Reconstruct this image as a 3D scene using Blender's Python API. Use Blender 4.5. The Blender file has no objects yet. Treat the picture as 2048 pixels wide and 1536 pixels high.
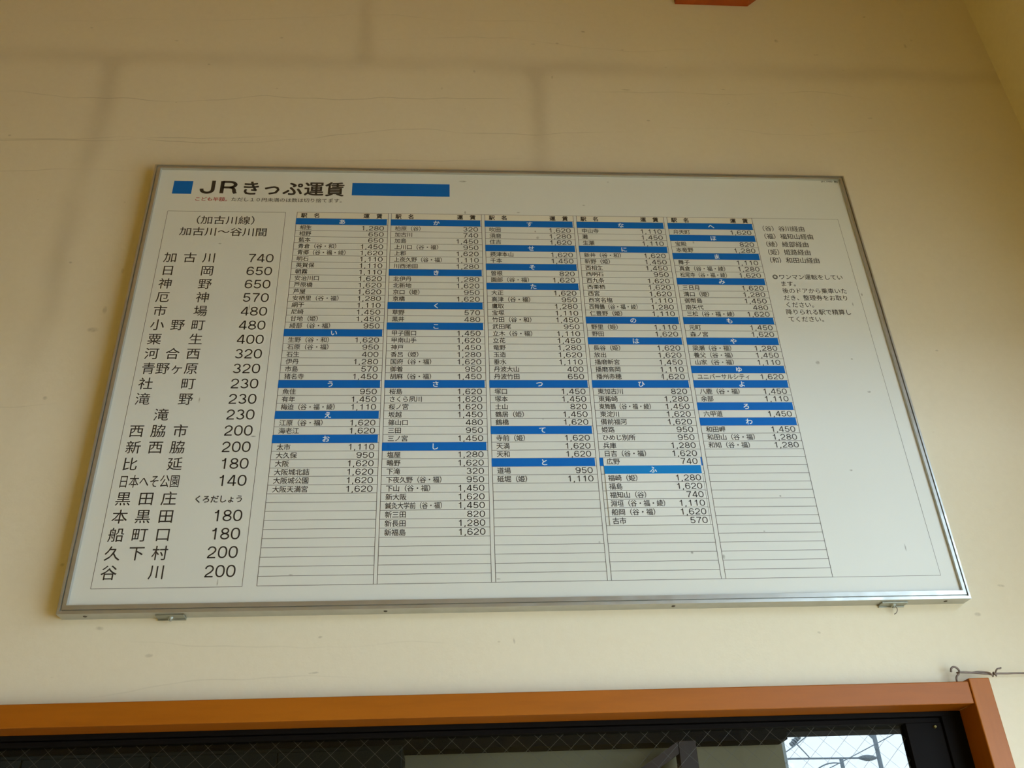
import bpy, bmesh, math, random
from mathutils import Vector

SC = bpy.context.scene
COL = SC.collection
random.seed(7)

# ------------------------------------------------------------------ camera
cam_d = bpy.data.cameras.new('camera')
cam = bpy.data.objects.new('camera', cam_d)
COL.objects.link(cam)
cam.location = (-0.1686, -1.8110, 1.5500)
cam.rotation_euler = (2.118376, 0.038098, -0.062345)
cam_d.sensor_width = 36.0
cam_d.lens = 1860.49 / 2048 * 36.0
cam_d.clip_start = 0.02
cam_d.clip_end = 400
SC.camera = cam

# ------------------------------------------------------------------ sky and exposure
world = bpy.data.worlds.new('overcast_sky')
SC.world = world
world.use_nodes = True
bg = world.node_tree.nodes['Background']
bg.inputs['Color'].default_value = (0.72, 0.965, 1.20, 1)
bg.inputs['Strength'].default_value = 12.9
SC.view_settings.view_transform = 'Standard'
SC.view_settings.look = 'None'
SC.view_settings.gamma = 1.0
SC.view_settings.use_curve_mapping = False
SC.view_settings.exposure = 0.0

# the openings daylight comes in by: portals only steer the sampling of the sky
DOOR_Y0, DOOR_Y1, DOOR_TOP = -2.85, -0.6, 2.08
ADDED_TRAN_Z0, ADDED_TRAN_Z1 = 2.46, 2.76                           # unseen transom opening added above the doorway for cool sheen on the board


def portal(name, loc, rot, sx, sy):
    l = bpy.data.lights.new(name, 'AREA')
    l.shape = 'RECTANGLE'
    l.size, l.size_y = sx, sy
    l.cycles.is_portal = True
    o = bpy.data.objects.new(name, l)
    o.location = loc
    o.rotation_euler = rot
    COL.objects.link(o)


portal('door_daylight', (1.58, (DOOR_Y0 + DOOR_Y1) / 2, DOOR_TOP / 2), (0, math.pi / 2, 0), DOOR_TOP, DOOR_Y1 - DOOR_Y0)
portal('added_transom_daylight', (1.58, (DOOR_Y0 + DOOR_Y1) / 2, (ADDED_TRAN_Z0 + ADDED_TRAN_Z1) / 2), (0, math.pi / 2, 0), ADDED_TRAN_Z1 - ADDED_TRAN_Z0, DOOR_Y1 - DOOR_Y0)


# ------------------------------------------------------------------ material helpers
class NT:
    def __init__(s, name):
        s.m = bpy.data.materials.new(name)
        s.m.use_nodes = True
        s.t = s.m.node_tree
        s.b = s.t.nodes['Principled BSDF']
        s.out = s.t.nodes['Material Output']

    def n(s, kind, **kw):
        nd = s.t.nodes.new(kind)
        for k, v in kw.items():
            setattr(nd, k, v)
        return nd

    def put(s, a, sock):
        if isinstance(a, (int, float)):
            sock.default_value = a
        elif isinstance(a, tuple):
            sock.default_value = a if len(a) == len(sock.default_value) else tuple(a) + (1,)
        else:
            s.t.links.new(a, sock)

    def math(s, op, a, b=0.0, c=0.0, clamp=False):
        nd = s.n('ShaderNodeMath', operation=op, use_clamp=clamp)
        s.put(a, nd.inputs[0]); s.put(b, nd.inputs[1]); s.put(c, nd.inputs[2])
        return nd.outputs[0]

    def pos(s):
        g = s.n('ShaderNodeNewGeometry')
        x = s.n('ShaderNodeSeparateXYZ')
        s.t.links.new(g.outputs['Position'], x.inputs[0])
        return g.outputs['Position'], x.outputs[0], x.outputs[1], x.outputs[2]

    def noise(s, vec, scale, detail=4.0, rough=0.5, stretch=None):
        if stretch:
            mp = s.n('ShaderNodeMapping')
            s.put(vec, mp.inputs['Vector'])
            mp.inputs['Scale'].default_value = stretch
            vec = mp.outputs[0]
        nd = s.n('ShaderNodeTexNoise')
        s.put(vec, nd.inputs['Vector'])
        nd.inputs['Scale'].default_value = scale
        nd.inputs['Detail'].default_value = detail
        nd.inputs['Roughness'].default_value = rough
        return nd.outputs['Fac']

    def ramp(s, v, lo, hi, a=0.0, b=1.0):
        nd = s.n('ShaderNodeMapRange', clamp=True)
        s.put(v, nd.inputs[0])
        for i, q in enumerate((lo, hi, a, b)):
            nd.inputs[1 + i].default_value = q
        return nd.outputs[0]

    def mix(s, f, a, b):
        nd = s.n('ShaderNodeMix', data_type='RGBA')
        s.put(f, nd.inputs[0]); s.put(a, nd.inputs[6]); s.put(b, nd.inputs[7])
        return nd.outputs[2]

    def add(s, items):
        r = items[0]
        for i in items[1:]:
            r = s.math('ADD', r, i)
        return r

    def bump(s, h, strength, dist):
        nd = s.n('ShaderNodeBump')
        nd.inputs['Strength'].default_value = strength
        nd.inputs['Distance'].default_value = dist
        s.put(h, nd.inputs['Height'])
        s.t.links.new(nd.outputs[0], s.b.inputs['Normal'])

    def spot(s, x, z, cx, cz, rx, rz=None, f=0.65):
        """soft dark fleck of its own shape at (cx, cz)"""
        rz = (rz or rx) * f
        rx = rx * f
        dx = s.math('DIVIDE', s.math('SUBTRACT', x, cx), rx)
        dz = s.math('DIVIDE', s.math('SUBTRACT', z, cz), rz)
        d = s.math('ADD', s.math('MULTIPLY', dx, dx), s.math('MULTIPLY', dz, dz))
        return s.ramp(d, 0.2, 1.6, 1.0, 0.0)

    def gauss(s, v, c, w):
        d = s.math('DIVIDE', s.math('SUBTRACT', v, c), w)
        return s.math('EXPONENT', s.math('MULTIPLY', s.math('MULTIPLY', d, d), -1.0))


def plain(name, color, rough=0.5, metal=0.0, spec=0.5, var=0.0, scale=30.0):
    k = NT(name)
    if var:
        p, *_ = k.pos()
        f = k.noise(p, scale)
        k.put(k.mix(f, tuple(c * (1 - var) for c in color), tuple(min(1, c * (1 + var)) for c in color)), k.b.inputs['Base Color'])
    else:
        k.put(tuple(color), k.b.inputs['Base Color'])
    k.b.inputs['Roughness'].default_value = rough
    k.b.inputs['Metallic'].default_value = metal
    k.b.inputs['Specular IOR Level'].default_value = spec
    return k.m


WALL = (0.75, 0.665, 0.515)


def wall_material(name, detailed, base=WALL):
    k = NT(name)
    p, x, y, z = k.pos()
    big = k.noise(p, 1.7, 5, 0.6)
    fine = k.noise(p, 55, 5, 0.65)
    col = k.mix(big, tuple(c * 0.95 for c in base), tuple(c * 1.04 for c in base))
    col = k.mix(k.ramp(fine, 0.3, 0.75, 0, 0.10), col, (0.52, 0.42, 0.25))
    if detailed:
        wob = k.math('MULTIPLY', k.math('SUBTRACT', k.noise(p, 3.2, 3, 0.5), 0.5), 0.07)
        xw = k.math('ADD', x, wob)
        zw = k.math('ADD', z, wob)
        up = k.ramp(z, 3.72, 3.76)
        dn = k.math('MULTIPLY', k.ramp(z, 3.70, 3.74, 1, 0), k.ramp(z, 2.3, 3.0))
        bands = [k.math('MULTIPLY', k.gauss(zw, 3.735, 0.035), 0.8)]
        bands += [k.math('MULTIPLY', k.gauss(xw, cx, 0.028), dn) for cx in (-1.09, 0.095)]
        bands += [k.math('MULTIPLY', k.gauss(xw, cx, 0.026), up) for cx in (-0.395,)]
        grime = k.math('MULTIPLY', k.add(bands), k.ramp(k.noise(p, 2.4, 3), 0.3, 0.62, 0.25, 1.0), clamp=True)
        col = k.mix(k.math('MULTIPLY', grime, 0.21), col, (0.20, 0.13, 0.05))
        # hairline cracks that wander along the plaster: (z, slope, x from, x to, strength)
        lines = []
        for ci, (z0, sl, a, b, st) in enumerate(((3.60, 0.03, -1.4, 0.1, .9), (3.455, 0.05, -1.4, 0.35, .9), (3.40, -0.01, -1.45, -0.55, .9),
                                 (3.30, 0.0, -1.5, -0.93, .8), (3.84, 0.0, -0.4, 0.6, .5), (3.66, -0.03, 0.2, 1.1, .6),
                                 (2.60, 0.0, -1.3, -1.0, .7), (3.92, 0.02, -1.3, 0.2, .4), (3.50, 0.0, 0.4, 1.2, .35),
                                 (3.36, 0.02, -0.6, 0.1, .5), (1.99, 0.0, -0.9, -0.3, .3), (2.06, 0.01, -0.8, -0.1, .3))):
            cx = k.n('ShaderNodeCombineXYZ')
            k.put(x, cx.inputs[0]); cx.inputs[1].default_value = 3.7 * ci
            wav = k.math('MULTIPLY', k.math('SUBTRACT', k.noise(cx.outputs[0], 1.8, 3, 0.45), 0.5), 0.15)
            zz = k.math('SUBTRACT', k.math('SUBTRACT', z, k.math('MULTIPLY', x, sl)), wav)
            d = k.math('ABSOLUTE', k.math('SUBTRACT', zz, z0 + 0.0))
            ln = k.ramp(d, 0.0004, 0.0017, 1, 0)
            ends = k.math('MULTIPLY', k.ramp(x, a, a + 0.15), k.ramp(x, b - 0.15, b, 1, 0))
            lines.append(k.math('MULTIPLY', k.math('MULTIPLY', ln, ends), st))
        cr = k.math('MULTIPLY', k.add(lines), k.ramp(k.noise(p, 6, 2), 0.35, 0.55, 0.15, 1), clamp=True)
        col = k.mix(k.math('MULTIPLY', cr, 0.36), col, (0.16, 0.10, 0.04))
        # flecks seen on the plaster
        sp = [(-1.17, 3.86, .006, .004), (-0.83, 3.71, .006, .004), (-0.64, 3.83, .007, .004), (-0.93, 3.81, .010, .004),
              (-0.09, 3.70, .006, .008), (0.10, 3.84, .010, .003), (0.17, 3.845, .008, .004), (0.37, 3.83, .007, .003),
              (0.83, 3.87, .010, .010), (0.95, 3.82, .010, .005), (1.24, 3.87, .006, .016), (1.27, 3.90, .006, .006),
              (-0.18, 3.63, .005, .006), (0.14, 3.69, .003, .010), (0.35, 3.645, .020, .004), (-0.93, 2.98, .006, .012),
              (-0.955, 2.86, .008, .016), (-0.975, 2.80, .018, .010), (-1.06, 3.00, .006, .005), (-1.04, 2.62, .007, .007),
              (-0.92, 2.24, .006, .005), (1.18, 2.21, .020, .003), (0.92, 2.10, .010, .006), (0.99, 2.16, .012, .004),
              (-0.72, 2.06, .010, .005), (-0.41, 2.02, .012, .003), (-0.40, 2.09, .006, .003), (-0.83, 2.105, .012, .006),
              (0.585, 2.075, .006, .004), (-0.03, 2.07, .003, .010), (1.02, 2.75, .006, .003), (-1.30, 3.42, .006, .004),
              (0.64, 3.66, .010, .003), (0.40, 3.52, .008, .004), (1.05, 3.55, .010, .004), (-1.28, 2.34, .006, .005)]
        flecks = k.math('MULTIPLY', k.add([k.spot(xw, zw, *q) for q in sp]),
                        k.ramp(k.noise(p, 90, 2), 0.3, 0.6, 0.2, 1), clamp=True)
        col = k.mix(k.math('MULTIPLY', flecks, 0.32), col, (0.13, 0.08, 0.03))
        small = k.ramp(k.noise(p, 26, 2, 0.5, (1, 1, 1.8)), 0.745, 0.80, 0, 0.45)
        col = k.mix(small, col, (0.25, 0.17, 0.07))
    k.put(col, k.b.inputs['Base Color'])
    k.b.inputs['Roughness'].default_value = 0.75
    k.b.inputs['Specular IOR Level'].default_value = 0.25
    k.bump(k.add([k.math('MULTIPLY', fine, 0.5), k.math('MULTIPLY', big, 3.0)]), 0.25, 0.004)
    return k.m


def wood_material(name, c1, c2, stretch, rough=0.45):
    k = NT(name)
    p, x, y, z = k.pos()
    g = k.noise(p, 7, 6, 0.6, stretch)
    h = k.noise(p, 60, 4, 0.6, stretch)
    col = k.mix(k.ramp(g, 0.3, 0.7), c1, c2)
    col = k.mix(k.ramp(h, 0.45, 0.75, 0, 0.25), col, tuple(c * 0.6 for c in c1))
    k.put(col, k.b.inputs['Base Color'])
    k.b.inputs['Roughness'].default_value = rough
    k.b.inputs['Specular IOR Level'].default_value = 0.33
    k.bump(h, 0.15, 0.002)
    return k.m


def sheet_material():
    k = NT('white_printed_sheet')
    p, x, y, z = k.pos()
    col = k.mix(k.noise(p, 3, 4), (0.68, 0.685, 0.645), (0.72, 0.725, 0.685))
    sp = [(-0.12, 3.256, .014, .004), (-0.115, 3.150, .003, .007), (0.02, 3.152, .006, .002), (0.19, 3.18, .005, .002),
          (0.26, 3.262, .004, .002), (0.06, 3.09, .003, .004), (0.065, 3.07, .005, .006), (0.05, 2.55, .003, .002),
          (-0.62, 2.85, .002, .012), (-0.70, 2.60, .002, .010), (0.705, 2.70, .007, .007), (0.79, 2.71, .004, .003),
          (0.81, 2.62, .006, .004), (0.795, 2.24, .002, .012), (0.34, 2.235, .004, .004), (0.405, 2.225, .004, .007),
          (0.50, 2.28, .003, .002), (-0.61, 2.187, .002, .010), (-0.06, 2.185, .006, .002), (0.83, 2.87, .002, .008),
          (0.86, 2.9, .003, .006), (0.33, 2.66, .004, .003), (0.155, 2.81, .006, .003), (-0.60, 3.0, .004, .002),
          (-0.575, 2.51, .008, .002), (-0.47, 2.20, .006, .002), (0.46, 3.06, .003, .006), (-0.71, 3.04, .006, .002),
          (-0.45, 3.19, .003, .004), (0.72, 2.42, .005, .003), (0.15, 2.26, .003, .003), (0.55, 2.36, .003, .003)]
    fl = k.math('MULTIPLY', k.add([k.spot(x, z, *q) for q in sp]), k.ramp(k.noise(p, 150, 2), 0.3, 0.6, 0.35, 1), clamp=True)
    col = k.mix(k.math('MULTIPLY', fl, 0.6), col, (0.10, 0.08, 0.05))
    k.put(col, k.b.inputs['Base Color'])
    k.b.inputs['Roughness'].default_value = 0.42
    k.b.inputs['Specular IOR Level'].default_value = 0.45
    return k.m


def glass_material(name, tint):
    k = NT(name)
    tr = k.n('ShaderNodeBsdfTransparent')
    tr.inputs['Color'].default_value = tint + (1,)
    gl = k.n('ShaderNodeBsdfGlossy')
    gl.inputs['Roughness'].default_value = 0.03
    fr = k.n('ShaderNodeFresnel')
    fr.inputs['IOR'].default_value = 1.28
    mx = k.n('ShaderNodeMixShader')
    k.t.links.new(fr.outputs[0], mx.inputs[0])
    k.t.links.new(tr.outputs[0], mx.inputs[1])
    k.t.links.new(gl.outputs[0], mx.inputs[2])
    k.t.links.new(mx.outputs[0], k.out.inputs['Surface'])
    return k.m


def alu_material():
    k = NT('dull_aluminium')
    p, x, y, z = k.pos()
    n = k.noise(p, 9, 4, 0.6)
    k.put(k.mix(n, (0.44, 0.44, 0.41), (0.55, 0.55, 0.52)), k.b.inputs['Base Color'])
    k.b.inputs['Metallic'].default_value = 0.75
    k.put(k.ramp(k.noise(p, 40, 3), 0.3, 0.7, 0.32, 0.48), k.b.inputs['Roughness'])
    return k.m


M = {
    'wall': wall_material('cream_painted_plaster', True),
    'wall_lit': wall_material('cream_painted_plaster_side_lit', False, (0.88, 0.80, 0.58)),  # wall paint lightened here to stand in for brighter light on the right wall
    'ceiling': plain('brown_board_ceiling', (0.64, 0.36, 0.065), 0.7, var=0.1, scale=4),
    'floor': plain('worn_tan_floor', (0.40, 0.26, 0.09), 0.6, var=0.12, scale=3),
    'panelling': wood_material('brown_wall_panelling', (0.57, 0.37, 0.09), (0.63, 0.43, 0.11), (1, 1, 0.1)),
    'ground': plain('pale_platform_ground', (0.42, 0.41, 0.38), 0.8, var=0.1, scale=0.5),
    'wood': wood_material('varnished_orange_wood', (0.315, 0.084, 0.002), (0.39, 0.116, 0.004), (0.12, 1, 1)),
    'wood_v': wood_material('varnished_orange_wood_upright', (0.315, 0.084, 0.002), (0.39, 0.116, 0.004), (1, 1, 0.12)),
    'red_wood': wood_material('red_brown_painted_board', (0.36, 0.060, 0.008), (0.42, 0.085, 0.012), (1, 1, 0.2), 0.5),
    'dark_wood': wood_material('dark_stained_timber', (0.045, 0.022, 0.010), (0.075, 0.036, 0.018), (1, 1, 0.2), 0.5),
    'bronze': plain('dark_bronze_sash', (0.007, 0.0055, 0.005), 0.6, spec=0.04, var=0.15),
    'alu': alu_material(),
    'sheet': sheet_material(),
    'ink': plain('black_print', (0.030, 0.024, 0.022), 0.5),
    'rule': plain('grey_rule_print', (0.14, 0.12, 0.11), 0.5),
    'red_ink': plain('red_print', (0.42, 0.035, 0.03), 0.5),
    'blue': plain('blue_print', (0.001, 0.135, 0.52), 0.6, spec=0.25),
    'blue_pale': plain('lighter_blue_print', (0.004, 0.21, 0.58), 0.6, spec=0.25),
    'white_ink': plain('white_print', (0.76, 0.82, 0.86), 0.45),
    'tint': plain('beige_tint_print', (0.74, 0.70, 0.60), 0.45),
    'sticker': plain('white_paper_strip', (0.73, 0.735, 0.70), 0.45, var=0.02),
    'screw': plain('rusty_screw_head', (0.06, 0.045, 0.03), 0.6, 0.4),
    'zinc': plain('dull_zinc', (0.36, 0.37, 0.33), 0.5, 0.7, var=0.1),
    'wire': plain('weathered_iron_wire', (0.20, 0.15, 0.125), 0.6, 0.3, var=0.2, scale=200),
    'brass': plain('small_brass_screw', (0.13, 0.10, 0.008), 0.5, 0.3),
    'mesh_wire': plain('bright_mesh_wire', (0.15, 0.135, 0.11), 0.5, 0.2),
    'pane': glass_material('wired_glass', (0.84, 0.86, 0.86)),
    'pane2': glass_material('far_window_glass', (0.38, 0.355, 0.34)),
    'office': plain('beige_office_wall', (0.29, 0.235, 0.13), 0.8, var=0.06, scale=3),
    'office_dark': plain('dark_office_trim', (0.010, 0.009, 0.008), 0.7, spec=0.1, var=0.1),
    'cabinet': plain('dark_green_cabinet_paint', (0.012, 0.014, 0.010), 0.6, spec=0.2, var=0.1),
    'steel': plain('grey_weathered_steel', (0.20, 0.24, 0.27), 0.6, 0.0),
    'porcelain': plain('grey_insulator_glaze', (0.20, 0.23, 0.25), 0.5),
    'white_frame': plain('pale_window_frame', (0.55, 0.57, 0.55), 0.5),
}


# ------------------------------------------------------------------ geometry helpers
def link(name, bm, mat, parent=None, kind=None, smooth=False):
    me = bpy.data.meshes.new(name)
    bm.to_mesh(me)
    bm.free()
    if smooth:
        for p in me.polygons:
            p.use_smooth = True
    me.materials.append(M[mat])
    o = bpy.data.objects.new(name, me)
    COL.objects.link(o)
    if parent:
        o.parent = parent
    if kind:
        o['kind'] = kind
    return o


def recentre(o):
    """put a mesh object's origin at the base centre of its shape"""
    vs = [v.co for v in o.data.vertices]
    c = Vector(((min(v.x for v in vs) + max(v.x for v in vs)) / 2, (min(v.y for v in vs) + max(v.y for v in vs)) / 2, min(v.z for v in vs)))
    for v in o.data.vertices:
        v.co -= c
    o.location = o.location + c
    return o


def empty(name, loc, label=None, cat=None, group=None, kind=None):
    o = bpy.data.objects.new(name, None)
    COL.objects.link(o)
    o.location = loc
    o.empty_display_size = 0.1
    tag(o, label, cat, group, kind)
    return o


def tag(o, label=None, cat=None, group=None, kind=None):
    for k, v in (('label', label), ('category', cat), ('group', group), ('kind', kind)):
        if v:
            o[k] = v
    return o


def box(bm, x0, x1, y0, y1, z0, z1, bevel=0.0):
    vs = [bm.verts.new((x, y, z)) for x in (x0, x1) for y in (y0, y1) for z in (z0, z1)]
    fs = [bm.faces.new([vs[i] for i in f]) for f in ((0, 1, 3, 2), (4, 6, 7, 5), (0, 4, 5, 1), (2, 3, 7, 6), (0, 2, 6, 4), (1, 5, 7, 3))]
    if bevel:
        es = list({e for f in fs for e in f.edges})
        bmesh.ops.bevel(bm, geom=es, offset=bevel, segments=2, affect='EDGES', profile=0.5)
    return bm


def quad(bm, x0, x1, z0, z1, y):
    """flat print facing the room (-y)"""
    a = [bm.verts.new(c) for c in ((x0, y, z0), (x1, y, z0), (x1, y, z1), (x0, y, z1))]
    bm.faces.new(a)


def prism(bm, pts, y0, y1):
    a = [bm.verts.new((x, y0, z)) for x, z in pts]
    b = [bm.verts.new((x, y1, z)) for x, z in pts]
    bm.faces.new(a)
    bm.faces.new(b[::-1])
    for i in range(len(pts)):
        j = (i + 1) % len(pts)
        bm.faces.new((a[j], a[i], b[i], b[j]))
    bmesh.ops.recalc_face_normals(bm, faces=bm.faces[:])


def tube(bm, pts, r, n=8, r_end=None):
    pts = [Vector(p) for p in pts]
    rings = []
    ref = Vector((0.13, 0.31, 0.94)).normalized()
    for i, p in enumerate(pts):
        d = (pts[min(i + 1, len(pts) - 1)] - pts[max(i - 1, 0)]).normalized()
        if abs(d.dot(ref)) > 0.95:
            ref = Vector((0.9, 0.3, 0.1)).normalized()
        u = d.cross(ref).normalized()
        v = d.cross(u)
        rr = r if r_end is None else r + (r_end - r) * i / (len(pts) - 1)
        rings.append([bm.verts.new(p + (u * math.cos(a) + v * math.sin(a)) * rr) for a in (2 * math.pi * j / n for j in range(n))])
    for a, b in zip(rings, rings[1:]):
        for j in range(n):
            bm.faces.new((a[j], a[(j + 1) % n], b[(j + 1) % n], b[j]))
    bm.faces.new(rings[0][::-1])
    bm.faces.new(rings[-1])


def smooth_path(pts, n=6):
    """Catmull-Rom through the points"""
    P = [Vector(p) for p in pts]
    P = [P[0] * 2 - P[1]] + P + [P[-1] * 2 - P[-2]]
    out = []
    for i in range(1, len(P) - 2):
        a, b, c, d = P[i - 1:i + 3]
        for k in range(n):
            t = k / n
            out.append(0.5 * ((2 * b) + (c - a) * t + (2 * a - 5 * b + 4 * c - d) * t * t + (3 * b - a - 3 * c + d) * t ** 3))
    out.append(P[-2])
    return out


# ------------------------------------------------------------------ lettering helpers (built-in font, glyphs turned to mesh)
_cur = {}
ADV = {',': .40, 'J': .74, 'R': .80}


def arc(cx, cy, rx, ry, a0, a1, n=14, e=1.0):
    out = []
    for i in range(n + 1):
        t = math.radians(a0 + (a1 - a0) * i / n)
        c, q = math.cos(t), math.sin(t)
        out.append((cx + rx * math.copysign(abs(c) ** e, c), cy + ry * math.copysign(abs(q) ** e, q)))
    return out


SIX = [arc(.36, .705, .25, .245, 12, 150, 10) + [(.095, .62), (.075, .45), (.082, .315)], arc(.355, .315, .275, .262, 0, 360, 24)]
STROKES = {                                   # centre lines of plain grotesque numerals, cap height 1
    '0': [arc(.355, .5, .285, .445, 0, 360, 28, .86)],
    '1': [[(.43, 0), (.43, 1)], [(.17, .755), (.30, .775), (.385, .845), (.425, .96)]],
    '2': [arc(.345, .69, .265, .255, 180, -25, 14) + [(.46, .42), (.16, .20), (.095, .06)], [(.04, .057), (.65, .057)]],
    '3': [arc(.34, .725, .235, .222, 165, -85, 14), arc(.345, .278, .272, .222, 88, -165, 16)],
    '4': [[(.46, .985), (.055, .285)], [(.02, .262), (.69, .262)], [(.505, 0), (.505, 1)]],
    '5': [[(.14, .943), (.62, .943)], [(.175, .975), (.115, .455)], arc(.345, .320, .275, .266, 140, -165, 18)],
    '6': SIX,
    '7': [[(.05, .943), (.66, .943)], [(.63, .93), (.45, .62), (.33, .32), (.275, 0)]],
    '8': [arc(.355, .733, .238, .212, 0, 360, 22), arc(.355, .275, .282, .220, 0, 360, 24)],
    '9': [[(.71 - x, 1 - z) for x, z in p] for p in SIX],
    ',': [[(.15, .105), (.15, -.01), (.10, -.15)]],
    'J': [[(.56, 1), (.56, .32)] + arc(.32, .30, .24, .245, 0, -180, 14)[1:] + [(.075, .36)]],
    'R': [[(.09, 0), (.09, 1)], [(.09, .943), (.40, .943)] + arc(.40, .715, .245, .228, 90, -90, 12)[1:] + [(.09, .487)],
          [(.40, .487), (.54, .45), (.60, .34), (.63, .12), (.68, 0)]],
}


def ribbon(path, w):
    closed = (path[0][0] - path[-1][0]) ** 2 + (path[0][1] - path[-1][1]) ** 2 < 1e-8
    n = len(path)
    v, f = [], []
    for i in range(n):
        a = path[i - 1] if i else (path[-2] if closed else path[0])
        c = path[i + 1] if i < n - 1 else (path[1] if closed else path[-1])
        dx, dz = c[0] - a[0], c[1] - a[1]
        l = math.hypot(dx, dz)
        v += [(path[i][0] + dz / l * w / 2, path[i][1] - dx / l * w / 2), (path[i][0] - dz / l * w / 2, path[i][1] + dx / l * w / 2)]
        if i:
            f.append((2 * i - 2, 2 * i, 2 * i + 1, 2 * i - 1))
    return v, f


def glyphs(text, weight=0.0):
    """(verts, faces) of a text at size 1, cached; numerals are drawn from their strokes, the rest comes from the built-in font"""
    key = (text, weight)
    if key in _cur:
        return _cur[key]
    v, f = [], []
    if all(c in STROKES for c in text):
        x = 0
        for c in text:
            for p in STROKES[c]:
                rv, rf = ribbon(p, .118 + weight)
                f += [tuple(i + len(v) for i in q) for q in rf]
                v += [((q[0] + x) * .72, q[1] * .72, 0.0) for q in rv]
            x += ADV.get(c, .79)
    else:
        if (text, None) not in _cur:
            c = bpy.data.curves.new('lettering', 'FONT')
            c.body = text
            c.resolution_u = 2
            o = bpy.data.objects.new('lettering', c)
            COL.objects.link(o)
            dg = bpy.context.evaluated_depsgraph_get()
            dg.update()
            me = bpy.data.meshes.new_from_object(o.evaluated_get(dg))
            _cur[(text, None)] = ([(q.co.x, q.co.y) for q in me.vertices], [tuple(p.vertices) for p in me.polygons])
            bpy.data.objects.remove(o)
            bpy.data.curves.remove(c)
            bpy.data.meshes.remove(me)
        bv, bf = _cur[(text, None)]
        w = weight
        # a heavier face: the same outline laid down again a hair to each side
        for ly, (ox, oz) in enumerate(((0, 0),) if w == 0 else ((-w, -w), (w, w)) if w < .01 else ((-w, -w), (w, -w), (-w, w), (w, w))):
            f += [tuple(i + len(v) for i in q) for q in bf]
            v += [(q[0] + ox, q[1] + oz, ly * 4e-5) for q in bv]
    _cur[key] = (v, f)
    return _cur[key]


class Print:
    """collects flat lettering into one mesh on the plane y"""

    def __init__(s, y):
        s.v, s.f, s.y = [], [], y

    def put(s, text, x, z, sx, sz, weight=0.0, align='em'):
        v, f = glyphs(text, weight)
        if not v:
            return
        if align == 'em':                     # x is the left edge of the first em square
            x0 = x
        else:
            lo, hi = min(q[0] for q in v), max(q[0] for q in v)
            x0 = x - hi * sx if align == 'right' else (x - (lo + hi) / 2 * sx if align == 'mid' else x - lo * sx)
        b = len(s.v)
        s.v += [(x0 + q[0] * sx, s.y - q[2], z + q[1] * sz) for q in v]
        s.f += [tuple(i + b for i in p) for p in f]

    def fit(s, text, x0, x1, z0, z1, weight=0.0):
        """stretch the text's outline into the box"""
        v, f = glyphs(text, weight)
        a, b = min(q[0] for q in v), max(q[0] for q in v)
        c, d = min(q[1] for q in v), max(q[1] for q in v)
        n = len(s.v)
        s.v += [(x0 + (q[0] - a) / (b - a) * (x1 - x0), s.y - q[2], z0 + (q[1] - c) / (d - c) * (z1 - z0)) for q in v]
        s.f += [tuple(i + n for i in p) for p in f]

    def build(s, name, mat, parent):
        me = bpy.data.meshes.new(name)
        me.from_pydata(s.v, [], s.f)
        me.materials.append(M[mat])
        o = bpy.data.objects.new(name, me)
        COL.objects.link(o)
        o.parent = parent
        o['kind'] = 'stuff'                   # flat print: the strokes are not pieces
        return o


# ================================================================== THE SETTING
OFX0, OFX1, OFY, OFZ = -3.2, 2.62, 3.0, 2.75
OX0, OX1, OZ0, OZ1 = -2.10, 0.8465, 1.02, 1.9215          # clear opening of the window in the back wall
XR, XL, YF_, ZC = 1.497, -2.7, -3.5, 4.45

bm = bmesh.new()
box(bm, XL, OX0 - .0005, 0, .12, 0, ZC)
box(bm, OX1 + .0005, XR + .12, 0, .12, 0, ZC)
box(bm, OX0 - .0005, OX1 + .0005, 0, .12, OZ1 + .0005, ZC)
box(bm, OX0 - .0005, OX1 + .0005, 0, .12, 0, OZ0)
link('wall_back', bm, 'wall', kind='structure')

bm = bmesh.new()                                          # right wall with the open doorway, and the opening added above it to light the board
box(bm, XR, XR + .12, DOOR_Y1, 0, 0, ZC)
box(bm, XR, XR + .12, YF_, DOOR_Y0, 0, ZC)
box(bm, XR, XR + .12, DOOR_Y0, DOOR_Y1, DOOR_TOP, ADDED_TRAN_Z0)
box(bm, XR, XR + .12, DOOR_Y0, DOOR_Y1, ADDED_TRAN_Z1, ZC)
link('wall_right', bm, 'wall_lit', kind='structure')
bm = bmesh.new()
box(bm, XL - .12, XL, YF_, .12, 0, ZC)
link('wall_left', bm, 'panelling', kind='structure')
bm = bmesh.new()
box(bm, XL, XR, YF_ - .12, YF_, 0, ZC)
link('wall_front', bm, 'panelling', kind='structure')
bm = bmesh.new()
box(bm, XL - .12, XR + .12, YF_ - .12, .12, ZC, ZC + .1)
link('ceiling', bm, 'ceiling', kind='structure')
bm = bmesh.new()
box(bm, OFX0 - .12, 2.74, YF_ - .12, 3.12, -.1, 0)
link('floor', bm, 'floor', kind='structure')
bm = bmesh.new()
box(bm, -90, 90, -60, 120, -.3, -.1)
link('ground', bm, 'ground', kind='structure')

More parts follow.
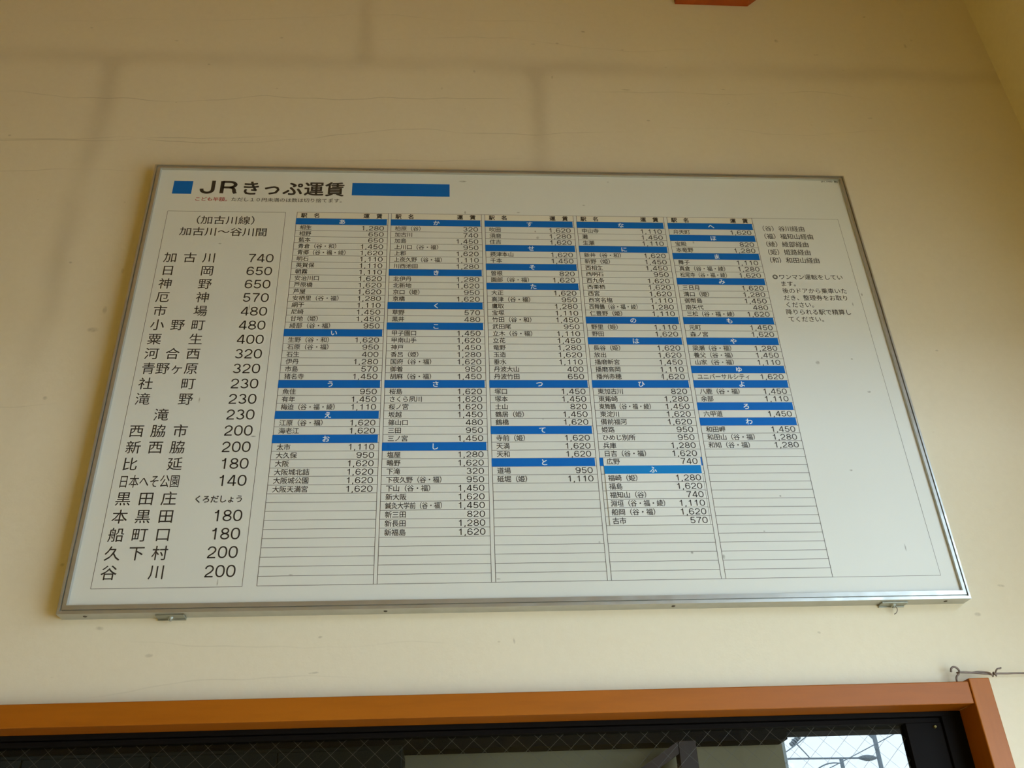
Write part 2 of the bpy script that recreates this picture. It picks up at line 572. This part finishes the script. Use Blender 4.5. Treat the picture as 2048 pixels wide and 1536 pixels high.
# office behind the window
OFX0, OFX1, OFY, OFZ = -3.2, 2.62, 3.0, 2.75
W2X0, W2X1, W2Z0, W2Z1 = 1.515, 2.50, 1.1, 2.45
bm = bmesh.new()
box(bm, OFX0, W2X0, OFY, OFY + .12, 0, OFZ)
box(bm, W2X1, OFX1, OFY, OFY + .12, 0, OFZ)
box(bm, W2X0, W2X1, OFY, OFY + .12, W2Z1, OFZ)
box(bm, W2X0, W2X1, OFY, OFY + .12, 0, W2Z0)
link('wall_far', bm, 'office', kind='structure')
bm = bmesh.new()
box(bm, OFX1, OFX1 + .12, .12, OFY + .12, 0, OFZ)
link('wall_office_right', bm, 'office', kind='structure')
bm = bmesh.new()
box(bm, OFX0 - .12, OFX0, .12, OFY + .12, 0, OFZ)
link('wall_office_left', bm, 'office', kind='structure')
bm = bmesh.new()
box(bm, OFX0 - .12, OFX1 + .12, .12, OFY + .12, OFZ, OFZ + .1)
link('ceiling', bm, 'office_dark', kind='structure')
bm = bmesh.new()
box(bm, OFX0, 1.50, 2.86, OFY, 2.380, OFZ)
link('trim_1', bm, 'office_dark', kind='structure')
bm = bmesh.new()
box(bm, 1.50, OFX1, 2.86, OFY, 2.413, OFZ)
link('trim_2', bm, 'office_dark', kind='structure')

w2 = empty('window_2', (2.0, OFY, W2Z0), kind='structure')
for r in ((W2X0, W2X0 + .022, W2Z0, W2Z1), (W2X1 - .022, W2X1, W2Z0, W2Z1), (W2X0 + .022, W2X1 - .022, W2Z0, W2Z0 + .03),
          (W2X0 + .022, W2X1 - .022, W2Z1 - .005, W2Z1)):
    bm = bmesh.new()
    box(bm, r[0] - 2.0, r[1] - 2.0, .02, .07, r[2] - W2Z0, r[3] - W2Z0)
    link('frame_bar', bm, 'white_frame', w2)
bm = bmesh.new()
box(bm, W2X0 + .022 - 2.0, W2X1 - .022 - 2.0, .043, .047, .03, W2Z1 - W2Z0 - .005)
link('pane', bm, 'pane2', w2)

# ================================================================== WINDOW UNDER THE BOARD
WX, WZ = -0.63, OZ0
w1 = empty('window_1', (WX, 0, WZ), kind='structure')


def wbox(name, mat, x0, x1, y0, y1, z0, z1, bevel=0.0):
    b = bmesh.new()
    box(b, x0 - WX, x1 - WX, y0, y1, z0 - WZ, z1 - WZ, bevel)
    return link(name, b, mat, w1)


wbox('head_casing', 'wood', OX0 - .042, OX1 - .0008, -.030, .079, OZ1, 1.9635, .002)
wbox('jamb_casing', 'wood_v', OX1, .8885, -.032, .079, .98, 1.9690, .002)
wbox('jamb_casing', 'wood_v', OX0 - .042, OX0, -.030, .032, .98, OZ1 - .0005, .002)
wbox('sill', 'wood', OX0 + .0005, OX1 - .0005, -.045, .032, .98, OZ0, .002)
# dark aluminium track and the sliding sash inside it
wbox('sash_track', 'bronze', OX0, OX1, .0322, .078, OZ1 - .009, OZ1, .0008)
wbox('sash_track', 'bronze', OX0, OX1, .0322, .078, OZ0, OZ0 + .016, .0008)
wbox('sash_frame', 'bronze', .806, OX1, .0322, .078, OZ0 + .016, OZ1 - .009, .0008)
wbox('sash_frame', 'bronze', OX0, OX0 + .04, .0322, .078, OZ0 + .016, OZ1 - .009, .0008)
wbox('sash_rail', 'bronze', OX0 + .04, .806, .039, .066, 1.9020, OZ1 - .0105, .0008)
wbox('sash_rail', 'bronze', OX0 + .04, .806, .039, .066, OZ0 + .018, 1.09, .0008)
wbox('sash_stile', 'bronze', .7325, .8055, .038, .067, 1.09, 1.9018, .0008)
wbox('sash_stile', 'bronze', OX0 + .041, OX0 + .10, .038, .067, 1.09, 1.9018, .0008)
b = bmesh.new()
bmesh.ops.create_cone(b, cap_ends=True, segments=14, radius1=.0032, radius2=.0024, depth=.004)
bmesh.ops.rotate(b, verts=b.verts[:], cent=(0, 0, 0), matrix=__import__('mathutils').Matrix.Rotation(math.pi / 2, 3, 'X'))
bmesh.ops.translate(b, verts=b.verts[:], vec=(.790 - WX, .036, 1.8935 - WZ))
tag(link('lock_screw', b, 'brass', w1), 'small brass screw head on the sash')
wbox('pane', 'pane', OX0 + .098, .7335, .049, .055, 1.088, 1.9035)
# the diagonal wire net cast into the glass
b = bmesh.new()
gx0, gx1, gz0, gz1 = OX0 + .10, .7325, 1.09, 1.9018
P, SL = 0.0412, 0.93
c = gx0 - (gz1 - gz0) / SL - P
while c < gx1 + (gz1 - gz0) / SL + P:
    for s in (1, -1):
        # x = c + s*(z-gz0)/SL clipped to the pane
        za, zb = gz0, gz1
        lo = (gx0 - c) * s * SL + gz0
        hi = (gx1 - c) * s * SL + gz0
        za, zb = max(za, min(lo, hi)), min(zb, max(lo, hi))
        if zb - za > 0.01:
            tube(b, [(c + s * (za - gz0) / SL - WX, .052 + s * .0006, za - WZ), (c + s * (zb - gz0) / SL - WX, .052 + s * .0006, zb - WZ)], .00028, 4)
    c += P
link('wire_mesh', b, 'mesh_wire', w1, kind='stuff')

# ================================================================== THE FARE BOARD
BZ = 2.126
board = empty('fare_board', (0, 0, BZ), 'large white fare table board in a dull aluminium frame on the cream wall', 'notice board')
XO, ZT_, ZB_ = 0.9, 3.2907, 2.126
SX0, SX1, SZ0, SZ1 = -.8837, .8869, 2.1458, 3.2794
YS = -.0264
prof = [(0, -.0005), (0, -.0344), (.29, -.0344), (.31, -.0295), (.43, -.0295), (.45, -.0330), (.90, -.0326), (1.0, -.0260), (1.0, -.0005)]


def corner(ix, iz, t):
    xo = (-XO, XO)[ix]; xs = (SX0, SX1)[ix]
    zo = (ZB_, ZT_)[iz]; zs = (SZ0, SZ1)[iz]
    return xo + (xs - xo) * t, zo + (zs - zo) * t - BZ


rails = []
for (a, c) in (((0, 1), (1, 1)), ((1, 1), (1, 0)), ((1, 0), (0, 0)), ((0, 0), (0, 1))):
    b = bmesh.new()
    ra = [b.verts.new((corner(*a, t)[0], y, corner(*a, t)[1])) for t, y in prof]
    rb = [b.verts.new((corner(*c, t)[0], y, corner(*c, t)[1])) for t, y in prof]
    n = len(prof)
    for i in range(n):
        j = (i + 1) % n
        b.faces.new((ra[i], ra[j], rb[j], rb[i]))
    b.faces.new(ra[::-1]); b.faces.new(rb)
    bmesh.ops.recalc_face_normals(b, faces=b.faces[:])
    rails.append(link('frame_rail', b, 'alu', board))
for sx in (-.8515, -.2823, .2884, .8526):                  # countersunk screws on the underside of the bottom rail
    b = bmesh.new()
    bmesh.ops.create_cone(b, cap_ends=True, segments=14, radius1=.0032, radius2=.0042, depth=.0012)
    bmesh.ops.translate(b, verts=b.verts[:], vec=(sx, -.019, -.0004))
    link('screw', b, 'screw', rails[2])
for bx, tail in ((-.693, False), (.744, True)):            # brackets that hold the frame to the wall
    b = bmesh.new()
    box(b, bx - .027, bx + .027, -.0235, -.0003, -.0032, -.0003, .0006)
    box(b, bx - .027, bx + .027, -.0035, -.0003, -.0056, -.0032, .0006)
    br = link('mounting_bracket', b, 'zinc', board)
    b = bmesh.new()
    bmesh.ops.create_cone(b, cap_ends=True, segments=12, radius1=.0050, radius2=.0062, depth=.004)
    bmesh.ops.translate(b, verts=b.verts[:], vec=(bx, -.0125, -.0052))
    tube(b, [(bx, -.0125, -.006), (bx, -.0125, -.0098)], .0028, 10)
    link('bolt', b, 'zinc', br)
    if tail:
        b = bmesh.new()
        tube(b, smooth_path([(bx + .004, -.010, -.005), (bx + .007, -.011, -.012), (bx + .004, -.010, -.019), (bx - .001, -.009, -.022)]), .0008, 6)
        link('wire_end', b, 'wire', br)

b = bmesh.new()
box(b, SX0 - .003, SX1 + .003, YS, -.004, SZ0 - .003 - BZ, SZ1 + .003 - BZ)
sheet = link('sheet', b, 'sheet', board)
Y1, Y2 = YS - .00015, YS - .0003                           # print layers on the sheet


def flat(name, mat, parent, rects, y=Y1):
    q = bmesh.new()
    for x0, x1, z0, z1 in rects:
        quad(q, x0, x1, z0 - BZ, z1 - BZ, y)
    return link(name, q, mat, parent)


def L(y=Y2):
    p = Print(y)
    return p


# title line
flat('title_block', 'blue', sheet, [(-.8475, -.8004, 3.1993, 3.2428)])
flat('title_block', 'blue', sheet, [(-.4022, -.1540, 3.2022, 3.2450)])
t = L()
cw = .0522
t.fit('J', -.7815, -.7445, 3.2005 - BZ, 3.2450 - BZ, .045)
t.fit('R', -.7315, -.6880, 3.2012 - BZ, 3.2450 - BZ, .045)
for i, ch in enumerate('きっぷ運賃'):
    t.put(ch, -.6805 + i * .0524, 3.2028 - BZ, .0510, .0500, .018)
t.build('title_lettering', 'ink', sheet)
t = L()
for i, ch in enumerate('こども半額。'):
    t.put(ch, -.7895 + i * .01485, 3.1772 - BZ, .0150, .0145, .008)
t.build('subtitle_lettering', 'red_ink', sheet)
t = L()
for i, ch in enumerate('ただし１０円未満のは数は切り捨てます。'):
    t.put(ch, -.7005 + i * .01495, 3.1776 - BZ, .0150, .0145, .004)
t.build('subtitle_lettering', 'ink', sheet)
t = L()
t.fit('(31.1ND 加)', .8375, .8845, 3.2722 - BZ, 3.2792 - BZ, .02)
t.build('small_lettering', 'ink', sheet)

# left list
LW = .0005
BL, BR, BT, BB = -.8487, -.5618, 3.1421, 2.1774
lst = flat('line_list', 'rule', board, [(BL, BR, BT - LW, BT + LW), (BL, BR, BB - LW, BB + LW), (BL - LW, BL + LW, BB, BT), (BR - LW, BR + LW, BB, BT)])
t = L()
for i, ch in enumerate('（加古川線）'):
    t.put(ch, -.7955 + i * .0302, 3.1036 - BZ, .0300, .0285, .006)
for i, ch in enumerate('加古川〜谷川間'):
    t.put(ch, -.8115 + i * .0302, 3.0667 - BZ, .0304, .0285, .006)
t.build('heading_lettering', 'ink', lst)
LIST = [('加古川', '740'), ('日岡', '650'), ('神野', '650'), ('厄神', '570'), ('市場', '480'), ('小野町', '480'), ('粟生', '400'),
        ('河合西', '320'), ('青野ヶ原', '320'), ('社町', '230'), ('滝野', '230'), ('滝', '230'), ('西脇市', '200'), ('新西脇', '200'),
        ('比延', '180'), ('日本へそ公園', '140'), ('黒田庄', None), ('本黒田', '180'), ('船町口', '180'), ('久下村', '200'), ('谷川', '200')]
for i, (nm, fare) in enumerate(LIST):
    zb = 2.9838 - i * .03932 - BZ
    t = L()
    a, w = -.8365, .1235
    n = len(nm)
    cell = .0325 if n <= 3 else w / n * 1.0
    for j, ch in enumerate(nm):
        x = a + (w - cell) / 2 if n == 1 else a + (w - cell) * j / (n - 1)
        t.put(ch, x, zb, cell, .0325 if n < 6 else .031, .004)
    t.build('station_lettering', 'ink', lst)
    t = L()
    if fare:
        t.put(fare, -.5778, zb - .0002, .0365, .0348, 0.0, 'right')
    else:
        for j, ch in enumerate('くろだしょう'):
            t.put(ch, -.6795 + j * .0166, zb + .0030, .0172, .0180, .014)
    t.build('fare_lettering', 'ink', lst)

# the five ruled columns
TT, TB, NR = 3.1434, 2.1782, 49
RP = (TT - TB) / NR
COLS = [
    (-.5335, -.3077, 'あ|相生 1,280|相野 650|藍本 650|青倉（谷・和） 1,450|青郷（谷・福・綾） 1,620|明石 1,110|英賀保 1,110|朝霧 1,110|安治川口 1,620|'
     '芦原橋 1,620|芦屋 1,620|安栖里（谷・福） 1,280|網干 1,110|尼崎 1,450|甘地（姫） 1,450|綾部（谷・福） 950|い|生野（谷・和） 1,620|石原（谷・福） 950|'
     '石生 400|伊丹 1,280|市島 570|猪名寺 1,450|う|魚住 950|有年 1,450|梅迫（谷・福・綾） 1,110|え|江原（谷・福） 1,620|海老江 1,620|お|太市 1,110|'
     '大久保 950|大阪 1,620|大阪城北詰 1,620|大阪城公園 1,620|大阪天満宮 1,620'),
    (-.3000, -.0741, 'か|柏原（谷） 320|加古川 740|加島 1,450|上川口（谷・福） 950|上郡 1,620|上夜久野（谷・福） 1,110|川西池田 1,280|き|北伊丹 1,280|'
     '北新地 1,620|京口（姫） 950|京橋 1,620|く|草野 570|黒井 480|こ|甲子園口 1,450|甲南山手 1,620|神戸 1,450|香呂（姫） 1,280|国府（谷・福） 1,620|'
     '御着 950|胡麻（谷・福） 1,450|さ|桜島 1,620|さくら夙川 1,620|桜ノ宮 1,620|坂越 1,450|篠山口 480|三田 950|三ノ宮 1,450|し|塩屋 1,280|鴫野 1,620|'
     '下滝 320|下夜久野（谷・福） 950|下山（谷・福） 1,450|新大阪 1,620|鍼灸大学前（谷・福） 1,450|新三田 820|新長田 1,280|新福島 1,620'),
    (-.0656, .1594, 'す|吹田 1,620|須磨 1,280|住吉 1,620|せ|摂津本山 1,620|千本 1,450|そ|曽根 820|園部（谷・福） 1,620|た|大正 1,620|高津（谷・福） 950|'
     '鷹取 1,280|宝塚 1,110|竹田（谷・和） 1,450|武田尾 950|立木（谷・福） 1,110|立花 1,450|竜野 1,280|玉造 1,620|垂水 1,110|丹波大山 400|丹波竹田 650|つ|'
     '塚口 1,450|塚本 1,450|土山 820|鶴居（姫） 1,450|鶴橋 1,620|て|寺前（姫） 1,620|天満 1,620|天和 1,620|と|道場 950|砥堀（姫） 1,110'),
    (.1676, .3926, 'な|中山寺 1,110|灘 1,450|生瀬 1,110|に|新井（谷・和） 1,620|新野（姫） 1,450|西相生 1,450|西明石 950|西九条 1,620|西栗栖 1,620|西宮 1,620|'
     '西宮名塩 1,110|西舞鶴（谷・福・綾） 1,280|仁豊野（姫） 1,110|の|野里（姫） 1,110|野田 1,620|は|長谷（姫） 1,620|放出 1,620|播磨新宮 1,450|播磨高岡 1,110|'
     '播州赤穂 1,620|ひ|東加古川 820|東觜崎 1,280|東舞鶴（谷・福・綾） 1,450|東淀川 1,620|備前福河 1,620|姫路 950|ひめじ別所 950|兵庫 1,280|日吉（谷・福） 1,620|ふ'),
    (.4020, .6248, 'へ|弁天町 1,620|ほ|宝殿 820|本竜野 1,280|ま|舞子 1,110|真倉（谷・福・綾） 1,280|松尾寺（谷・福・綾） 1,620|み|三日月 1,620|溝口（姫） 1,280|'
     '御幣島 1,450|南矢代 480|三松（谷・福・綾） 1,620|も|元町 1,450|森ノ宮 1,620|や|梁瀬（谷・福） 1,280|養父（谷・福） 1,450|山家（谷・福） 1,110|ゆ|'
     'ユニバーサルシティ 1,620|よ|八鹿（谷・福） 1,450|余部 1,110|ろ|六甲道 1,450|わ|和田岬 1,450|和田山（谷・福） 1,280|和知（谷・福） 1,280'),
]
CELL, NH, FS = .0147, .0150, .0195


def entry(pn, pf, x0, x1, ztop, text):
    nm, fare = text.split(' ')
    zc = ztop - RP / 2
    n = len(nm)
    cell = min(CELL, .126 / n)
    for j, ch in enumerate(nm):
        pn.put(ch, x0 + .0098 + j * cell, zc - .38 * NH - .0002 - BZ, cell * 1.03, NH * 1.06, .009)
    pf.put(fare, x1 - .0095, zc - .0070 - BZ, FS * 1.17, FS, .0, 'right')


for x0, x1, rows in COLS:
    rows = rows.split('|')
    rl = [(x0 - .0006, x0 + .0006, TB, TT), (x1 - .0006, x1 + .0006, TB, TT)]
    bars = [i + 1 for i, r in enumerate(rows) if ' ' not in r]
    for k in range(NR + 1):
        rl.append((x0, x1, TT - k * RP - .0005, TT - k * RP + .0005))
    colm = flat('fare_column', 'rule', board, rl, Y1 - .00005)
    flat('header_cell', 'tint', colm, [(x0 + .0006, x1 - .0006, TT - RP + .0006, TT - .0006)])
    t = L()
    zc = TT - RP / 2 - .38 * .0160 - BZ
    for ch, off in (('駅', .0100), ('名', .0415), ('運', .1640), ('賃', .1960)):
        t.put(ch, x0 + off, zc, .0155, .0160, .022)
    t.build('header_lettering', 'ink', colm)
    kn, pn, pf = L(), L(), L()
    for i, r in enumerate(rows):
        zt = TT - (i + 1) * RP
        if ' ' in r:
            entry(pn, pf, x0, x1, zt, r)
        else:
            flat('heading_bar', 'blue', colm, [(x0 - .0012, x1 - (.0030 if r != 'ふ' else .0006), zt - RP, zt)], Y1 - .0001)
            if r != 'ふ':
                kn.put(r, (x0 + x1) / 2, zt - RP / 2 - .38 * .0170 - BZ, .0168, .0168, .016, 'mid')
    kn.build('kana_lettering', 'white_ink', colm)
    pn.build('station_lettering', 'ink', colm)
    pf.build('fare_lettering', 'ink', colm)

# rules of the notes box on the right
nb = flat('notes_box', 'rule', sheet, [(.6248, .8540, TT - .0004, TT + .0004), (.8536, .8544, TB, TT), (.6248, .8540, TB - .0004, TB + .0004)]
     + [(COLS[i][1], COLS[i + 1][0], z - .0005, z + .0005) for i in range(4) for z in (TT, TB)])
nb['kind'] = 'stuff'

# paper strip pasted over the bottom of the fourth column
x0, x1 = .1748, .3888
zt, zb = TT - 35 * RP - .0002, TT - 43 * RP + .0004
b = bmesh.new()
box(b, x0, x1, YS - .0010, YS - .0002, zb - BZ, zt - BZ)
stk = link('paper_strip', b, 'sticker', board)
tag(stk, 'white paper strip pasted over the fourth column')
YK1, YK2 = YS - .00115, YS - .0013
rl = [(x0 + .0004, x1, TT - k * RP - .0005, TT - k * RP + .0005) for k in range(38, 43)]
rl += [(x0, x1, zt - .0004, zt), (x0 + .0004, x0 + .0010, zb, TT - 37 * RP), (x1 - .0010, x1 - .0004, zb, TT - 37 * RP)]
flat('ruled_lines', 'rule', stk, rl, YK1)
zk = TT - 36 * RP
flat('heading_bar', 'blue_pale', stk, [(x0, x1 - .0020, zk - RP, zk)], YK1)
kn, pn, pf = L(YK2), L(YK2), L(YK2)
kn.put('ふ', .281, zk - RP / 2 - .38 * .0170 - BZ, .0168, .0168, .016, 'mid')
for i, r in enumerate(('広野 740', None, '福崎（姫） 1,280', '福島 1,620', '福知山（谷） 740', '淵垣（谷・福・綾） 1,110', '船岡（谷・福） 1,620', '古市 570')):
    if r:
        entry(pn, pf, x0 - .0035, x1 + (.0038 if i > 1 else .002), TT - (35 + i) * RP, r)
kn.build('kana_lettering', 'white_ink', stk)
pn.build('station_lettering', 'ink', stk)
pf.build('fare_lettering', 'ink', stk)

# notes at the right
t = L()
for i, s in enumerate(('（谷）谷川経由', '（福）福知山経由', '（綾）綾部経由', '（姫）姫路経由', '（和）和田山経由')):
    for j, ch in enumerate(s):
        t.put(ch, .6355 + j * .0176, 3.1017 - i * .0259 - BZ, .0178, .0195, .005)
t.build('route_key_lettering', 'ink', sheet)
t = L()
for i, (xx, s) in enumerate(((.6435, '◎ワンマン運転をしてい'), (.6598, 'ます。'), (.6605, '後のドアから乗車いた'), (.6595, 'だき、整理券をお取り'), (.6595, 'ください。'),
                             (.6570, '降りられる駅で精算し'), (.6590, 'てください。'))):
    for j, ch in enumerate(s):
        t.put(ch, xx + j * .0164, 2.9460 - i * .0214 - BZ, .0164, .0175, .005)
t.build('notice_lettering', 'ink', sheet)

# ================================================================== HOOK AND WIRE
b = bmesh.new()
hk = [(.8300, -.018, 1.9638), (.8302, -.018, 1.9700), (.8318, -.019, 1.9755), (.8365, -.020, 1.9800), (.8388, -.020, 1.9860), (.8352, -.020, 1.9918),
      (.8290, -.020, 1.9934), (.8240, -.020, 1.9900), (.8222, -.020, 1.9840)]
tube(b, smooth_path(hk), .0020, 8)
hook = link('wall_hook', b, 'wire', smooth=True)
recentre(hook)
tag(hook, 'small curled iron hook screwed in above the right corner of the wooden window frame', 'hook')
b = bmesh.new()
main = [(.8362, -.0235, 1.9822), (.845, -.0225, 1.9822), (.866, -.022, 1.9808), (.889, -.022, 1.9785), (.903, -.022, 1.9768), (.915, -.022, 1.9783),
        (.935, -.022, 1.9780), (.969, -.022, 1.9778), (1.15, -.021, 1.974), (1.35, -.021, 1.972), (1.496, -.021, 1.973)]
tube(b, smooth_path(main), .0018, 8)
tw = link('tie_wire', b, 'wire', smooth=True)
b = bmesh.new()                                            # the strand bent round the hook and twisted back along the wire
loop = [(.8362, -.0235, 1.9822), (.8345, -.0180, 1.9826), (.842, -.0185, 1.9828), (.862, -.0195, 1.9818), (.876, -.0205, 1.9832), (.887, -.0215, 1.9818),
        (.896, -.0260, 1.9790), (.9005, -.0255, 1.9742), (.9040, -.0205, 1.9735), (.9062, -.0200, 1.9785), (.9050, -.0245, 1.9800), (.9075, -.0258, 1.9745),
        (.9105, -.0215, 1.9745), (.9110, -.0220, 1.9805), (.9125, -.0250, 1.9848), (.9165, -.0240, 1.9872), (.922, -.0225, 1.9880), (.9245, -.0220, 1.9895)]
tube(b, smooth_path(loop), .0016, 8)
st = link('twisted_strand', b, 'wire', tw, smooth=True)
tag(tw, 'thin weathered iron wire tied to the hook and stretched along the wall to the right', 'wire')

# ================================================================== RED-BROWN BOARD AT THE TOP
b = bmesh.new()
prism(b, [(.5465, 4.0395), (.7760, 4.0385), (.8130, 4.0740), (1.02, 4.30), (1.02, ZC - .002), (.5465, ZC - .002)], -.022, -.0005)
o = link('timber_board', b, 'red_wood')
recentre(o)
tag(o, 'red brown painted timber board with slanted corner high on the wall', 'board')

# ================================================================== INSIDE THE OFFICE
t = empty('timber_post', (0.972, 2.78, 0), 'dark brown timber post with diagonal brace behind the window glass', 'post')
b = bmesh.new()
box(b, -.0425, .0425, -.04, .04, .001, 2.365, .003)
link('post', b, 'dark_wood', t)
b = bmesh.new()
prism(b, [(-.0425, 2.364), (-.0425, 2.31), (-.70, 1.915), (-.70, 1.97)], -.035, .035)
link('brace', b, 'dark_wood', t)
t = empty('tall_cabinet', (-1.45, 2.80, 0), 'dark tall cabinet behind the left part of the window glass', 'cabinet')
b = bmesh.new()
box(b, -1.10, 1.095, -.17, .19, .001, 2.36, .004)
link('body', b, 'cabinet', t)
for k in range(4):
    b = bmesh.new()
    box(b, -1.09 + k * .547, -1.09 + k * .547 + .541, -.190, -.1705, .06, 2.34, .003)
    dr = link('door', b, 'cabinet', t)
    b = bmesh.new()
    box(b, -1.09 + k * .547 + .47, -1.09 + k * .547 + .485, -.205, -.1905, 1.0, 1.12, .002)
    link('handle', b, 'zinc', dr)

# ================================================================== OUTDOORS BEYOND THE OFFICE: railway mast and wires
YD = 40.0
KF = (YD + 1.811) / (9 + 1.811)


def far(x, z, dy=0.0):
    """scale a sight measured at 9 m out to the mast's real distance"""
    return (-.1686 + (x + .1686) * KF, dy, 1.55 + (z - 1.55) * KF)


mx, _, _ = far(4.70, 3.3)
mast = empty('catenary_mast', (mx, YD, -.1), 'grey railway mast with horizontal arm seen through the far window', 'mast')


def loc(x, z, dy=0.0):
    p = far(x, z)
    return (p[0] - mx, dy, p[2] + .1)


b = bmesh.new()
tube(b, [(0, 0, 0), (0, 0, 11.5)], .095, 14)
link('pole', b, 'steel', mast)
b = bmesh.new()
tube(b, [loc(4.68, 3.246), loc(3.2, 3.270)], .040, 8)
link('arm', b, 'steel', mast)
b = bmesh.new()
pts = [loc(4.655 - .19 * i / 36, 3.246 + .003 * i / 36) for i in range(37)]
for i in range(12):
    p = Vector(pts[i * 3])
    tube(b, [p - Vector((.028, 0, 0)), p + Vector((.028, 0, 0))], .055 + .075 * math.sin(math.pi * (i + .5) / 12), 12)
link('insulator', b, 'porcelain', mast)
b = bmesh.new()
tube(b, [loc(4.262, 3.255), loc(4.262, 2.9)], .085, 10)
link('hanger', b, 'steel', mast)
b = bmesh.new()
tube(b, smooth_path([loc(4.245, 3.20), loc(4.15, 3.205), loc(4.05, 3.185), loc(3.95, 3.13), loc(3.9, 3.05)]), .028, 6)
link('bracket', b, 'steel', mast)
b = bmesh.new()
prism(b, [(loc(4.59, 3.545)[0], loc(4.59, 3.545)[2]), (loc(4.70, 3.545)[0], loc(4.70, 3.545)[2]), (loc(4.70, 3.42)[0], loc(4.70, 3.42)[2])], -.05, .05)
link('gusset', b, 'steel', mast)
b = bmesh.new()
tube(b, smooth_path([loc(3.905, 3.264), loc(3.88, 3.30), loc(3.775, 3.43), loc(3.74, 3.47)]), .026, 6)
link('stay', b, 'steel', mast)
b = bmesh.new()
c0 = Vector(loc(3.775, 3.45))
for k in range(5):
    q = c0 + Vector(((k - 2) * .09, 0, (k - 2) * .075))
    tube(b, [q - Vector((.03, 0, .025)), q + Vector((.03, 0, .025))], .11, 10)
link('insulator', b, 'porcelain', mast)


def wire(p, q, r, label):
    b = bmesh.new()
    a, c = Vector(far(*p, 0)), Vector(far(*q, 0))
    a.y += YD - .35; c.y += YD - .35
    tube(b, [a.lerp(c, k / 8) - Vector((0, 0, .12 * math.sin(math.pi * k / 8))) for k in range(9)], r, 6)
    o = link('overhead_wire', b, 'steel')
    recentre(o)
    tag(o, label, 'cable', 'overhead wires outside the far window')


wire((3.2, 2.80), (6.2, 4.05), .020, 'long thin overhead wire rising to the right past the mast')
wire((3.2, 3.12), (4.1, 3.62), .024, 'short overhead wire rising through the insulator left of the mast')
